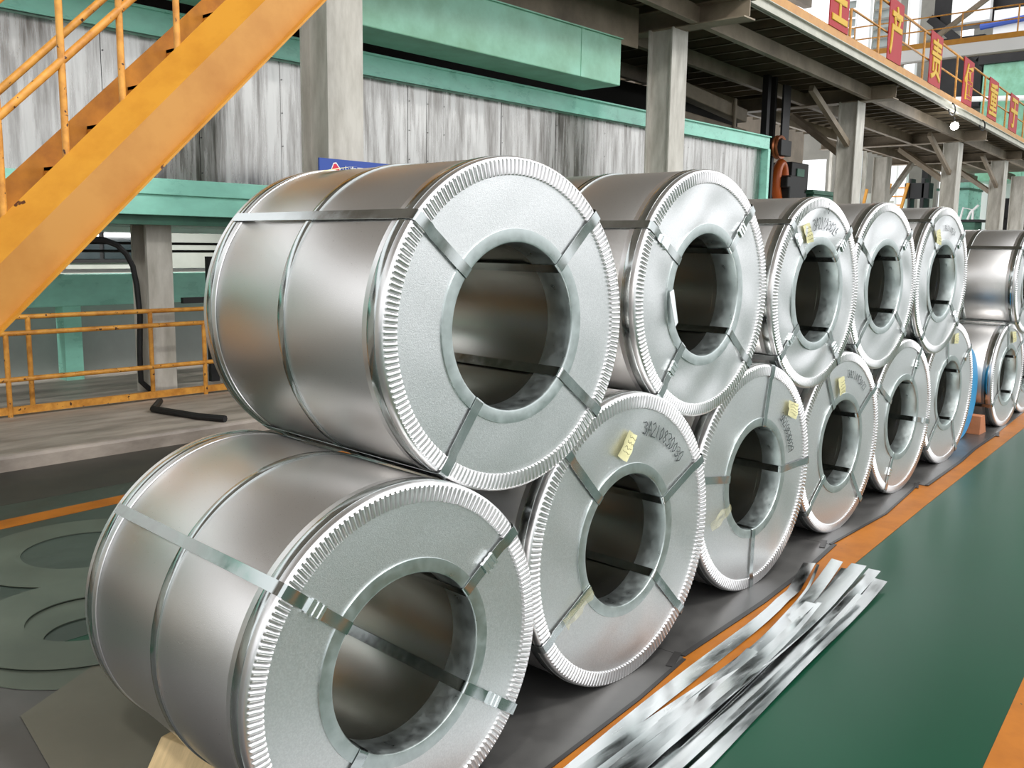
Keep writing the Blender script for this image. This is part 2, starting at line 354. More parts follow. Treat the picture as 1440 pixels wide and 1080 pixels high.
T = {
 'T1': ((2.100, -.350, 1.394), .498), 'B1': ((1.632, -.392, .500), .499), 'B2': ((2.814, -.295, .552), .552), 'B3': ((4.048, -.186, .547), .547),
 'T2': ((3.431, -.228, 1.444), .505), 'T3': ((4.678, -.163, 1.41), .49), 'T4': ((5.842, -.08, 1.416), .507), 'T5': ((6.966, -.073, 1.429), .51),
 'B4': ((5.245, -.111, .528), .528), 'B5': ((6.41, -.055, .524), .524), 'B6': ((7.596, .006, .551), .551), 'B7': ((9.636, .086, .49), .49),
 'T6': ((10.0, .05, 1.36), .49), 'B8': ((10.66, .15, .50), .50)}
t, P = coil('T1', *T['T1'], 'nearest coil of the top row, largest in view, clean bright face without tag', [140.2, 43.8, -37.8, -125.3], dent=.0004, L=.99, rz=-3.8)
# tag lying on top of the wrap towards the back, faint writing by it
mb = MB(); Rr = .505
for i in range(5):
    for j in range(3):
        a = math.radians(97 + i * 3.2); yy = .70 + j * .035 + i * .012; r = Rr + .001 + .004 * (i == 4); mb.v.append((r * math.cos(a), yy, r * math.sin(a)))
mb.f = [(i * 3 + j, i * 3 + j + 1, (i + 1) * 3 + j + 1, (i + 1) * 3 + j) for i in range(4) for j in range(2)]
P('paper_tag', mb, 'paper')
t, P = coil('B1', *T['B1'], 'nearest coil of the bottom row, cut by the lower picture edge', [141.6, 36.4, -34.6, -128.4], clips=(0, 1, 2), dent=.0004, L=.96, rz=-3.25)
t, P = coil('B2', *T['B2'], 'second coil of the bottom row, slanted yellow tag and handwritten 3A210830030 on its grey face', [133.7, 25.5, -44.7, -149.4], wr=.056)
P('handwriting', arc_writing('3A210830030', .425, 80, 37, .052), 'ink')
pt, = [P('tag_mount', MB().add([(0, 0, 0), (.001, 0, 0), (0, 0, .001)], [(0, 1, 2)]), 'paper')]; bpy.data.objects.remove(pt)
def tagp(Pfn, coil_obj, R, corners, seed):
    n0 = set(o.name for o in coil_obj.children)
    paper([(a, b + R) for a, b in corners], coil_obj, seed)
tagp(P, t, .552, [(-.023, .424), (.029, .395), (-.04, .307), (-.095, .342)], 1)
# crumpled clear tape over the lower left strap
def tape(coil_obj, R, ang, rad, n, seed):
    rnd = random.Random(seed); a = math.radians(ang); mb = MB(); ux, uz = math.cos(a), math.sin(a)
    for i in range(n):
        for j in range(4):
            r = rad + .17 * i / (n - 1); s = (j - 1.5) * .016 + rnd.uniform(-.006, .006)
            mb.v.append((ux * r - uz * s, -.011 - rnd.uniform(0, .012), uz * r + ux * s + R))
    mb.f = [(i * 4 + j, i * 4 + j + 1, (i + 1) * 4 + j + 1, (i + 1) * 4 + j) for i in range(n - 1) for j in range(3)]
    obj('clear_tape', mb, 'tape', coil_obj)
tape(t, .552, -149.4, .26, 9, 2); 
t, P = coil('B3', *T['B3'], 'third coil of the bottom row, square yellow tag at upper right and handwritten 3A210830029', [79.2, 171.4, .4, -90.6], pleats=176, wr=.054)
P('handwriting', arc_writing('3A210830029', .355, 52, 13, .05, 3), 'ink')
tagp(P, t, .547, [(.279, .351), (.388, .317), (.357, .244), (.264, .281)], 2)
tape(t, .547, -160, .27, 6, 5)
t, P = coil('T2', *T['T2'], 'second coil of the top row, bare dented face with crumpled straps and no tag', [147.0, 46.8, -39.9, -129.7], clips=(0, 1, 3), dent=.003)
P('loose_strap_tail', MB().add([(-.29, -.012, .02), (-.262, -.012, .03), (-.235, -.02, -.1), (-.268, -.03, -.115), (-.29, -.014, .02), (-.262, -.014, .03), (-.235, -.022, -.1), (-.268, -.032, -.115)], [(0, 3, 2, 1), (4, 5, 6, 7), (0, 1, 5, 4), (1, 2, 6, 5), (2, 3, 7, 6), (3, 0, 4, 7)]), 'clip', smooth=False)
t, P = coil('T3', *T['T3'], 'third coil of the top row, yellow tag at upper left and handwritten 8 above 3A21083026', [133.5, 44.4, -52.1, -141.7], clips=(0, 1, 2, 3), dent=.003)
P('handwriting', arc_writing('3A21083026', .36, 107, 60, .055, 5), 'ink')
P('handwriting', arc_writing('8', .44, 88, 76, .05, 6), 'ink')
tagp(P, t, .49, [(-.23, .34), (-.159, .359), (-.112, .265), (-.185, .254)], 3)
t, P = coil('T4', *T['T4'], 'fourth coil of the top row, plain greyish face without tag, between two tagged coils', [147.1, 43.1, -39.6, -137.6], clips=(1,), dent=.003, pleats=176)
t, P = coil('T5', *T['T5'], 'fifth coil of the top row, narrow yellow tag at upper left, last before the gap', [127.0, 43.6, -39.6, -130.5], clips=(1, 2), dent=.003, pleats=176)
P('handwriting', arc_writing('3A210830', .37, 98, 62, .04, 8), 'ink')
tagp(P, t, .51, [(-.222, .343), (-.151, .359), (-.123, .248), (-.219, .271)], 4)
t, P = coil('B4', *T['B4'], 'fourth coil of the bottom row, tall yellow tag at upper middle of its face', [120.2, 33.1, -50.4, -139.3], pleats=176)
P('handwriting', arc_writing('3A21083027', .405, 86, 45, .045, 9), 'ink')
tagp(P, t, .528, [(-.113, .387), (-.034, .396), (-.018, .3), (-.085, .278)], 5)
t, P = coil('B5', *T['B5'], 'fifth coil of the bottom row, untagged, bright seal on the right of its face', [150.2, 61.8, -10.6, -115.0], clips=(1, 2, 3), dent=.001, pleats=176)
t, P = coil('B6', *T['B6'], 'sixth coil of the bottom row, in front of the blue wrapped coil', [106.4, 38.2, -61.6, -136.5], clips=(1,), pleats=160)
tagp(P, t, .551, [(.008, .453), (.093, .464), (.079, .382), (-.008, .383)], 6)
t, P = coil('B7', *T['B7'], 'bottom coil beyond the gap, its side open beside the orange-brown wedge', [104.8, 39.9, -150.0, -46.6], pleats=150)
tagp(P, t, .49, [(-.019, .414), (.109, .407), (.117, .312), (.022, .298)], 7)
t, P = coil('T6', *T['T6'], 'top coil beyond the gap, at the right picture edge, only its bright side in view', [140, 45, -40, -130], pleats=150)
t, P = coil('B8', *T['B8'], 'last coil of the bottom row in view, cut by the right picture edge', [140, 45, -40, -130], pleats=150)
# narrow coil in blue film standing behind the sixth bottom coil
bt = thing('blue_wrapped_coil', 'narrow coil wrapped in bright blue film, standing behind the sixth bottom coil', 'steel coil', (8.58, .17, 0))
for nm, pr in (('film_wrap', [(.22, .0), (.405, 0), (.42, .012), (.42, .048), (.405, .06), (.40, .09), (.395, .14), (.22, .14)]),):
    p = obj(nm, MB().lathe(pr, 96, closed=True), 'blue_film', bt, True); p.location = (0, 0, .42)
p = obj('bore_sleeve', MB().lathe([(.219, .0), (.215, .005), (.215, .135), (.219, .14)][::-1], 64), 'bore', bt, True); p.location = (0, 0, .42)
# wedges
def wedge(name, label, loc, rz, sx, sy, sz, m):
    o = obj(name, MB().add([(-sx / 2, -sy / 2, 0), (sx / 2, -sy / 2, 0), (sx / 2, sy / 2, 0), (-sx / 2, sy / 2, 0), (-sx / 2 * .2, -sy / 2, sz), (sx / 2, -sy / 2, sz), (sx / 2, sy / 2, sz), (-sx / 2 * .2, sy / 2, sz)],
        [(0, 3, 2, 1), (4, 5, 6, 7), (0, 1, 5, 4), (1, 2, 6, 5), (2, 3, 7, 6), (3, 0, 4, 7)]), m, bevel=.004)
    o.location = loc; o.rotation_euler = (0, 0, rz); tag(o, label, 'wedge'); return o
wedge('wooden_wedge', 'orange-brown wooden wedge on the mat before the gap in the row', (9.06, .17, .006), PI, .20, .12, .17, 'wood_red')
wedge('wooden_wedge', 'pale softwood wedge under the nearest bottom coil, at the lower picture edge', (1.37, .28, .006), .2, .16, .30, .09, 'wood')

# ------------------------------------------------------------------ mats, boards, discs and strips on the floor
edge = [(-1.5, -.78), (1.2, -.56), (2.18, -.48), (2.62, -.44), (2.95, -.40), (3.0, -.46), (3.06, -.385)]
sheets = [([(-1.6, -.74), (1.3, -.55), (2.18, -.475), (2.72, -.43), (3.12, -.375), (3.2, -.33), (3.3, 1.42), (-1.6, 1.40)], 'grey floor mat under the nearest coils, the largest one'),
          ([(3.14, -.355), (3.9, -.325), (4.6, -.265), (4.98, -.215), (5.05, -.15), (5.1, 1.44), (3.1, 1.42)], 'grey floor mat under the third bottom coil, beside the strips'),
          ([(4.96, -.20), (5.8, -.20), (6.5, -.12), (6.78, -.08), (6.85, 1.44), (4.96, 1.43)], 'grey floor mat under the fourth and fifth bottom coils, lapping the orange line'),
          ([(6.72, -.15), (7.7, -.09), (8.3, -.03), (9.2, .02), (12.6, .30), (12.6, 1.46), (6.7, 1.44)], 'grey floor mat at the far end of the row')]
for i, (pts, lb) in enumerate(sheets):
    z = .004 + .0012 * i
    cx = sum(q[0] for q in pts) / len(pts); 
    o = obj('floor_mat', ground_poly(pts, .0006, z), 'mat'); tag(o, lb, 'mat')
    front = [q for q in pts if q[1] < .1]
    mb = MB()
    for a, b in zip(front, front[1:]):
        if math.dist(a, b) > .2: mb.beam((a[0], a[1] - .006, z + .001), (b[0], b[1] - .006, z + .001), .016 + .008 * (i % 2), .004)
    mb.beam((front[-1][0] - .18, front[-1][1] - .045, z + .002), (front[-1][0] - .05, front[-1][1] - .004, z + .004), .03, .003)
    obj('edge_binding', mb, 'mat_edge', o)
def disc_thing(label, cx, cy, z, R, r0, m, rz=0.0, tilt=(0, 0)):
    mb = MB(); n = 96
    for i in range(n):
        a = 2 * PI * i / n
        for r, zz in ((r0, 0), (R, 0), (R + .003, .002), (R, .004), (r0, .004)): mb.v.append((r * math.cos(a), r * math.sin(a), zz))
    for i in range(n):
        for j in range(5): mb.f.append((i * 5 + j, ((i + 1) % n) * 5 + j, ((i + 1) % n) * 5 + (j + 1) % 5, i * 5 + (j + 1) % 5))
    o = obj('steel_disc', mb, m); o.location = (cx, cy, z); o.rotation_euler = (tilt[0], tilt[1], rz)
    tag(o, label, 'end disc', None); return o
disc_thing('farthest dull end disc on the floor, nearest the orange line, with a wide dark hole', 2.08, 2.65, .004, .56, .31, 'plate_dull')
disc_thing('lowest dull end disc in the front pile, its shining rim showing at the front', 1.63, 1.545, .004, .50, .20, 'plate_dull')
disc_thing('upper dull end disc of the front pile, lying left of the nearest bottom coil', 1.68, 1.71, .014, .505, .255, 'plate_dull', tilt=(.004, 0))
o = obj('flat_board', ground_poly([(1.14, 1.05), (1.05, .5), (1.2, .1), (1.8, .2), (1.95, .95), (1.48, 1.25)], .006, .009), 'plate_beige'); tag(o, 'beige flat board on the floor left of the nearest coil, its corner pointing left', 'board')
# cut strips
def strip_thing(label, pts, wd, z, m='strip', tw=0.0, end=None):
    n = 28; P2 = []
    # resample a polyline smoothly
    seg = [math.dist(a, b) for a, b in zip(pts, pts[1:])]; tot = sum(seg)
    for k in range(n + 1):
        s = tot * k / n; i = 0
        while i < len(seg) - 1 and s > seg[i]: s -= seg[i]; i += 1
        u = s / seg[i]; P2.append(((pts[i][0] * (1 - u) + pts[i + 1][0] * u), (pts[i][1] * (1 - u) + pts[i + 1][1] * u)))
    P2 = [tuple(sum(P2[max(0, min(n, k + d))][c] for d in range(-3, 4)) / 7 for c in (0, 1)) if 3 < k < n - 3 else P2[k] for k in range(n + 1)]
    rnd = random.Random(len(label) + int(z * 1e4)); ph = rnd.uniform(0, 6); mb = MB()
    for k, (x, y) in enumerate(P2):
        a = P2[max(0, k - 1)]; b = P2[min(n, k + 1)]; d = math.dist(a, b) or 1; nx, ny = -(b[1] - a[1]) / d, (b[0] - a[0]) / d
        e = max(0, k - n + 5) ** 1.6 * .0022
        zz = z + .004 * (1 + math.sin(k * .45 + ph)) + e; tl = .16 * math.sin(k * .33 + ph) * tw
        for s in (-1, 1):
            for q in (0, 1): mb.v.append((x + nx * s * wd / 2, y + ny * s * wd / 2, zz + s * wd / 2 * tl + q * .0012 + .003 * tw))
    for k in range(n):
        o = k * 4; q = o + 4
        mb.f += [(o, q, q + 2, o + 2), (o + 1, o + 3, q + 3, q + 1), (o, o + 1, q + 1, q), (o + 2, q + 2, q + 3, o + 3)]
    mb.f += [(0, 2, 3, 1), (4 * n, 4 * n + 1, 4 * n + 3, 4 * n + 2)]
    o = obj('steel_strip', mb, m, smooth=True); tag(o, label, 'steel strip', 'cut steel strips piled on the orange line'); return o
ST = [
 ('strip nearest the coils, alone on the orange line, curled at its far end', [(.9, -.66), (2.18, -.56), (2.91, -.485), (3.6, -.435), (4.01, -.41), (4.47, -.30)], .062, .006, 1),
 ('narrow dark strip standing between the first and second strips at the far end', [(2.6, -.60), (3.48, -.54), (4.05, -.46), (4.46, -.35)], .014, .02, .3),
 ('second strip from the coils, lying across the pile to a bent far end', [(1.0, -.79), (2.3, -.67), (2.8, -.63), (3.43, -.59), (3.94, -.51), (4.58, -.40)], .058, .022, 1),
 ('broad strip in the middle of the pile with a square bright far end', [(1.0, -.74), (2.33, -.70), (3.14, -.66), (3.6, -.62), (4.15, -.56), (4.56, -.52)], .075, .03, .6),
 ('strip in the middle of the pile, dark scratched one under the broad strip', [(1.0, -.80), (2.33, -.73), (3.14, -.655), (3.6, -.60), (4.2, -.53), (4.5, -.485)], .06, .014, .4),
 ('second strip from the green floor side, reaching farther than its neighbour', [(1.0, -.86), (2.36, -.765), (3.05, -.705), (3.84, -.66), (4.6, -.585)], .06, .012, .5),
 ('outermost strip on the green floor, parallel to the pile', [(1.0, -.97), (2.46, -.835), (3.15, -.765), (3.6, -.735), (4.5, -.655)], .06, .006, .4),
 ('long strip fanning left at the near end of the pile, under the second strip', [(.9, -.70), (1.9, -.60), (2.6, -.575), (3.3, -.57), (3.95, -.54)], .05, .010, .4),
 ('near-end strip between the orange line and the pile, at the lower picture edge', [(.9, -.74), (1.9, -.645), (2.7, -.62), (3.3, -.585)], .045, .017, .4),
 ('thin offcut lying on the broad strip', [(1.4, -.80), (2.4, -.735), (3.3, -.665), (3.9, -.60)], .02, .040, .3),
 ('thin offcut beside the outermost strip', [(1.2, -.90), (2.4, -.80), (3.3, -.735), (4.2, -.665)], .022, .020, .3),
]
for lb, pts, wd, z, tw in ST: strip_thing(lb, pts, wd, z, 'strip', tw)

# ------------------------------------------------------------------ furnace with clad side, green beams, legs
fu = thing('furnace_housing', 'long metal-clad furnace casing with green bands, raised on legs behind the coils', 'furnace', (9.5, 6.9, 0))
fx = lambda mb: mb  # coordinates below are world; parent offset removed here
def wpart(parent, name, mb, m, smooth=False, bevel=0, label=None, kind=None):
    lo = parent.location; mb.v = [(x - lo[0], y - lo[1], z - lo[2]) for x, y, z in mb.v]
    return obj(name, mb, m, parent, smooth, bevel=bevel, label=label, kind=kind)
XE = 16.85
wpart(fu, 'casing', MB().box(-2, XE - .03, 6.42, 8.6, 1.84, 3.56), 'dark')
wpart(fu, 'top_band', MB().box(-2, XE, 6.26, 6.5, 3.50, 3.73).box(-2, XE, 6.22, 6.5, 3.72, 3.745).box(-2, XE, 6.245, 6.3, 3.50, 3.52), 'beam_green', bevel=.006)
wpart(fu, 'top_plate', MB().box(-2, XE, 6.5, 8.6, 3.60, 3.68), 'dark')
wpart(fu, 'bottom_band', MB().box(-2, XE, 6.20, 6.5, 2.06, 2.21).box(-2, XE, 6.23, 6.5, 1.87, 2.06), 'beam_green', bevel=.006)
wpart(fu, 'bottom_plate', MB().box(-2, XE, 6.3, 8.6, 1.78, 1.872), 'dark_green')
wpart(fu, 'corner_post', MB().box(XE - .09, XE, 6.24, 6.5, 1.87, 3.5), 'beam_green')
rnd = random.Random(3); x = -1.9; i = 0
seams = [-1.9, -.4, .9, 2.05, 3.05, 4.05, 5.0, 5.95, 7.0, 7.75, 8.05, 8.33, 9.4, 10.55, 11.7, 12.9, 14.1, 15.3, 16.74]
for a, b in zip(seams, seams[1:]):
    # each cladding sheet bulges a little and laps its neighbour
    mb = MB(); n = 10; m2 = 8; bul = rnd.uniform(.003, .012); tl = rnd.uniform(-.006, .006); ph = rnd.uniform(0, 6)
    for u in range(n + 1):
        for v in range(m2 + 1):
            s, q = u / n, v / m2
            mb.v.append((a + .004 + (b - a - .008) * s, 6.385 - bul * math.sin(PI * s) * math.sin(PI * q) - .004 - tl * (s - .5) - .003 * math.sin(5 * s + ph) * math.sin(PI * q), 2.19 + 1.33 * q))
    mb.f = [(u * (m2 + 1) + v, (u + 1) * (m2 + 1) + v, (u + 1) * (m2 + 1) + v + 1, u * (m2 + 1) + v + 1) for u in range(n) for v in range(m2)]
    wpart(fu, 'cladding_panel', mb, 'clad', smooth=True)
for sx in seams[1:-1]:
    mb = MB()
    for k in range(4): mb.lathe([(0, -.004), (.005, -.003), (.006, 0)], 8); mb.v[-24:] = [(x + sx + .02, y + 6.376, z + 2.3 + k * .34) for x, y, z in mb.v[-24:]]
    wpart(fu, 'rivet_row', mb, 'dark', kind='stuff')
for lx in (-1.0, 4.5, 10.0, 15.5):
    lg = wpart(fu, 'leg', MB().box(lx - .02, lx + .24, 6.52, 6.56, .1, 1.8).box(lx - .02, lx + .24, 6.80, 6.84, .1, 1.8).box(lx + .09, lx + .13, 6.56, 6.80, .1, 1.8), 'column')

# overhead green duct
du = thing('overhead_duct', 'long green box duct hung above the furnace, between the two nearest columns', 'duct', (7.5, 6.0, 4.1))
wpart(du, 'duct_casing', MB().box(2.5, 10.84, 5.5, 6.15, 3.81, 4.42), 'duct_green', bevel=.012)
wpart(du, 'top_flange', MB().box(2.5, 10.84, 5.47, 6.18, 4.415, 4.43), 'duct_green')
wpart(du, 'hanger', MB().box(3.4, 3.5, 5.7, 5.8, 4.42, 5.0), 'plat')
wpart(du, 'hanger', MB().box(10.2, 10.3, 5.8, 5.9, 4.42, 5.0), 'plat')
wpart(du, 'seam_strip', MB().box(9.95, 9.99, 5.493, 5.505, 3.815, 4.415), 'duct_green')

# ------------------------------------------------------------------ platform columns
def h_column(label, x0, yf, s, ztop, m='column'):
    t = thing('platform_column', label, 'column', (x0 + s / 2, yf + s / 2, 0), 0, 'steel columns carrying the platform')
    wpart(t, 'flange', MB().box(x0, x0 + s, yf, yf + .022, .1, ztop), m)
    wpart(t, 'flange', MB().box(x0, x0 + s, yf + s - .022, yf + s, .1, ztop), m)
    wpart(t, 'web', MB().box(x0 + .09, x0 + .106, yf + .02, yf + s - .02, .1, ztop), m)
    wpart(t, 'base_plate', MB().box(x0 - .06, x0 + s + .06, yf - .06, yf + s + .06, 0, .02 + .1), m)
    return t
h_column('nearest pale steel column, standing behind the first top coil, with blue sign in front', 5.42, 4.88, .41, 4.73)
h_column('second pale steel column, just right of the end of the green duct', 11.80, 5.3, .41, 4.73)
h_column('third steel column, behind the third top coil where the clad furnace ends', 19.85, 5.82, .41, 4.73)
h_column('fourth steel column, below the glowing lamp', 28.65, 6.40, .42, 4.70)
h_column('fifth steel column, farthest of the front line, near the right picture edge', 35.2, 6.84, .44, 4.70)
h_column('rear steel column between the third and fourth, standing in the second line', 31.8, 9.55, .45, 4.70)
h_column('rear steel column near the right picture edge, in the second line', 42.6, 7.95, .5, 4.70)

# ------------------------------------------------------------------ platform
K = .08
Y = lambda x: 4.33 + K * (x - 12.1)
pf = thing('steel_platform', 'raised steel walkway platform with beams and ribs, crossing the upper right', 'platform', (20, 6, 4.7))
X0, X1 = 3.0, 46.0
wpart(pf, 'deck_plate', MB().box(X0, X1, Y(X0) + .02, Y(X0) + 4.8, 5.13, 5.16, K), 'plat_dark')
wpart(pf, 'edge_channel', MB().box(X0, X1, Y(X0), Y(X0) + .02, 4.97, 5.13, K).box(X0, X1, Y(X0) - .05, Y(X0) + .05, 4.97, 4.985, K).box(X0, X1, Y(X0) - .05, Y(X0) + .05, 5.118, 5.13, K), 'fascia', label='pale edge channel')
wpart(pf, 'toe_board', MB().box(X0, X1, Y(X0) - .012, Y(X0) + .0, 5.132, 5.285, K), 'yellow', label='orange-yellow toe board')
xs = X0 + .3
while xs < 40:
    y0 = Y(xs) + .03
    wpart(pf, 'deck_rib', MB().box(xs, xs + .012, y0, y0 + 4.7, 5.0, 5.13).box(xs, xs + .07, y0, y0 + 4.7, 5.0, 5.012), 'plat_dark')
    xs += .62
for off in (.62, 2.05, 3.6):
    y0 = Y(X0) + off
    wpart(pf, 'long_beam', MB().box(X0, X1, y0 + .05, y0 + .062, 4.74, 5.0, K).box(X0, X1, y0, y0 + .11, 4.735, 4.75, K), 'plat')
for cx in (5.42, 11.80, 19.85, 28.65, 35.2):
    y0 = Y(cx) - .10 if cx < 12 else Y(cx) + .22
    y0 = {5.42: Y(cx) - .1, 11.80: 4.22, 19.85: 5.12, 28.65: 5.74, 35.2: 6.4}[cx]
    wpart(pf, 'cross_beam', MB().box(cx + .19, cx + .21, y0, y0 + 4.8, 4.75, 5.0).box(cx + .05, cx + .36, y0, y0 + 4.8, 4.72, 4.74).box(cx + .05, cx + .36, y0, y0 + 4.8, 4.985, 5.0), 'plat')
for cx, cy in ((19.85, 6.0), (28.65, 6.6), (35.2, 7.05)):
    wpart(pf, 'knee_brace', MB().beam((cx - 1.9, cy, 4.75), (cx + .02, cy, 3.85), .10, .12), 'plat')
    wpart(pf, 'knee_brace', MB().beam((cx + .4, cy + .3, 3.7), (cx + 1.6, cy + 2.0, 4.75), .12, .14), 'plat')
wpart(pf, 'knee_brace', MB().beam((32.2, 9.7, 3.2), (34.6, 9.7, 4.7), .14, .16), 'column')
wpart(pf, 'side_beam', MB().box(6.6, 11.6, 5.75, 5.77, 4.45, 5.0), 'plat')
# railing
rl = thing('platform_railing', 'yellow tube railing along the platform edge, carrying the red banners', 'railing', (20, 5, 5.28))
rail = lambda z: MB().tube([(X, Y(X) + .03, z) for X in (12.4, 46)], .024, 10)
wpart(rl, 'top_rail', MB().tube([(18.3, Y(18.3) + .03, 6.3), (46, Y(46) + .03, 6.3)], .026, 10), 'yellow_tube', True)
wpart(rl, 'middle_rail', MB().tube([(16.6, Y(16.6) + .03, 5.78), (46, Y(46) + .03, 5.78)], .02, 10), 'yellow_tube', True)
for X in (16.55, 18.2, 19.6, 21.45, 22.95, 24.55, 26.2, 27.85, 29.5, 31.0, 32.6, 34.1, 36, 38, 40):
    wpart(rl, 'post', MB().tube([(X, Y(X) + .03, 5.13), (X, Y(X) + .03, 6.3 if X > 17 else 5.78)], .026, 10), 'yellow_tube', True)
# banners
def banner(ch, xc, wd, z0, z1, lb, g='red slogan boards on the railing'):
    yc = Y(xc) - .02
    t = thing('slogan_board', lb, 'banner', (xc, yc, z0), math.atan(K), g)
    obj('board', MB().box(-wd / 2, wd / 2, -.008, .008, 0, z1 - z0), 'red', t)
    me = text_mesh(ch, 1.0, .004, .014)
    xs_ = [v.co.x for v in me.vertices]; ys_ = [v.co.y for v in me.vertices]
    if xs_:
        w_ = max(xs_) - min(xs_); h_ = max(ys_) - min(ys_); mx, my = (max(xs_) + min(xs_)) / 2, (max(ys_) + min(ys_)) / 2
        sx, sy = wd * .80 / w_, (z1 - z0) * .80 / h_
        for v in me.vertices:
            x_, y_, z_ = v.co; bx = (x_ - mx) * sx; bz = (y_ - my) * sy + (z1 - z0) / 2
            v.co = (bx, -.013 - z_, bz)
        o = obj('lettering', me, 'gold', t, label='golden Chinese character')
        s_ = o.modifiers.new('weight', 'SOLIDIFY'); s_.thickness = .02; s_.offset = 0
banner('生', 15.80, .95, 5.28, 6.35, 'red board with golden character 生, cut by the top picture edge')
banner('产', 19.10, .95, 5.28, 6.42, 'red board with golden character 产, second from the left')
banner('责', 22.30, 1.05, 5.28, 6.38, 'red board with golden character 责, third from the left')
banner('任', 25.60, 1.10, 5.28, 6.36, 'red board with golden character 任, above the glowing lamp')
banner('重', 28.80, 1.25, 5.28, 6.34, 'red board with golden character 重, fifth from the left')
banner('于', 32.0, 1.35, 5.28, 6.34, 'red board with golden character 于, nearest the right picture edge')
# lamps under the platform
def lamp(x, z, lb, yo=-.08, r=.1):
    t = thing('work_lamp', lb, 'lamp', (x, Y(x) + yo, z))
    b = MB(); b.lathe([(0.0001, -r), (r * .7, -r * .7), (r, 0), (r * .7, r * .7), (.0001, r)], 16)
    obj('bulb', b, 'lamp', t, True)
    obj('bracket', MB().tube([(0, 0, r), (0, .02, r + .06), (.06, .05, r + .12), (.14, .05, r + .10)], .012, 6), 'black', t, True)
    obj('shade', MB().tube([(r * 1.1 * math.cos(a), 0, r * 1.1 * math.sin(a)) for a in [PI * k / 8 for k in range(9)]], .012, 6), 'dark', t, True)
    l = bpy.data.lights.new('lamp_light', 'POINT'); l.energy = 60; l.shadow_soft_size = r
    o = bpy.data.objects.new('lamp_light', l); COL.objects.link(o); o.parent = t; o.location = (0, -.2, -.1)
lamp(24.3, 4.62, 'glowing white work lamp hung under the platform edge')
# loose cable on the fascia
for X, lb in ((24.0, 'black cable loop hanging by the glowing lamp'), (27.5, 'black cable hook on the platform edge right of the lamp')):
    o = obj('cable', MB().tube([(X + .25 * math.sin(a), Y(X) - .06, 4.98 + .13 * math.cos(a)) for a in [k * .5 for k in range(10)]], .018, 6), 'black', None, True); tag(o, lb, 'cable')

# pulley wheel and drives beyond the furnace end
t = thing('pulley_wheel', 'coppery pulley wheel hung on a black bracket beyond the furnace end', 'pulley', (17.42, 6.35, 3.6))
mb = MB().lathe([(.17, -.05), (.22, -.06), (.23, -.03), (.21, 0), (.23, .03), (.22, .06), (.17, .05)], 40, closed=True); obj('rim', mb, 'rust', t, True)
obj('hub_box', MB().box(-.1, .34, -.1, .2, -.16, .14), 'black', t, bevel=.01)
obj('hanger_plate', MB().box(.1, .4, .0, .04, .1, 1.2), 'dark', t)
t = thing('dark_guide_post', 'pair of dark vertical guide bars beyond the furnace end', 'guide post', (17.2, 6.5, 0))
obj('bar', MB().box(-.06, .06, 0, .12, .1, 4.95), 'dark', t); obj('bar', MB().box(.25, .33, 0, .1, .1, 4.95), 'dark', t)
t = thing('drive_machine', 'dark machine with an orange wheel beside the furnace end', 'machine', (21.2, 8.0, 0))
mb = MB().tube([(-.30 + .20 * math.cos(a), -.02, 3.2 + .42 * math.sin(a)) for a in [2 * PI * k / 28 for k in range(28)]], .11, 10, closed=True); obj('orange_wheel', mb, 'orange_machine', t, True)
obj('motor_housing', MB().box(-.36, .45, -.30, .35, 2.0, 3.34).box(-.5, -.3, -.30, .2, 3.05, 3.3).box(.45, 1.0, -.1, .4, 2.0, 3.0), 'black', t, bevel=.03)
obj('cabinet', MB().box(.75, 1.7, .2, .9, .1, 3.75), 'dark', t, bevel=.02)
obj('cabinet_door', MB().box(1.0, 1.4, .17, .2, 2.4, 3.6), 'dark_green', t)
obj('green_tank', MB().box(1.6, 3.2, .0, .8, .1, 3.12).box(1.55, 3.25, -.05, .85, 3.0, 3.06), 'dark_green', t, bevel=.02)
# beams seen in the dark above the furnace
for (xa, za, xb, zb, lb) in ((14.9, 4.63, 18.0, 4.33, 'upper brown roller beam in the dark gap above the furnace'), (14.9, 4.07, 18.0, 3.93, 'lower brown roller beam in the dark gap above the furnace')):
    o = obj('roller_beam', MB().beam((xa, 7.5, za), (xb, 7.5, zb), .26, .26).box(xb - .65, xb - .57, 7.3, 7.36, zb - .15, zb + .28), 'plat', bevel=.02); tag(o, lb, 'beam')

# ------------------------------------------------------------------ stair at upper left
A0 = Vector((1.0, 2.8, .72)); A1 = Vector((5.2, 2.8, 4.86))   # fold line of the near stringer
sl = (A1 - A0)
t = thing('steel_stair', 'yellow painted steel stair climbing across the upper left corner', 'staircase', (0.3, 3.1, 0))
def quadstrip(pts_a, pts_b, th):   # slab between two 3-D lines
    a0, a1 = pts_a; b0, b1 = pts_b; n = (a1 - a0).cross(b0 - a0).normalized() * th
    vs = [a0, a1, b1, b0, a0 + n, a1 + n, b1 + n, b0 + n]
    return MB().add(vs, [(0, 1, 2, 3), (7, 6, 5, 4), (0, 4, 5, 1), (1, 5, 6, 2), (2, 6, 7, 3), (3, 7, 4, 0)])
ext = lambda p, k: p + sl * k
lo0, lo1 = A0 + Vector((0, 0, -.29)), A1 + Vector((0, 0, -.345))
up0, up1 = A0 + Vector((0, .17, .15)), A1 + Vector((0, .17, .16))
st = wpart(t, 'stringer', quadstrip((A0, A1), (lo0, lo1), .008), 'yellow_dull', label='near stringer web, dust and shade in its colour')
st2 = wpart(t, 'top_plate', quadstrip((up0, up1), (A0, A1), .008), 'yellow', label='bright folded top plate of the near stringer')
mb = MB().beam(lo0 + Vector((0, -.02, 0)), lo1 + Vector((0, -.02, 0)), .07, .012)
wpart(t, 'bottom_lip', mb, 'yellow')
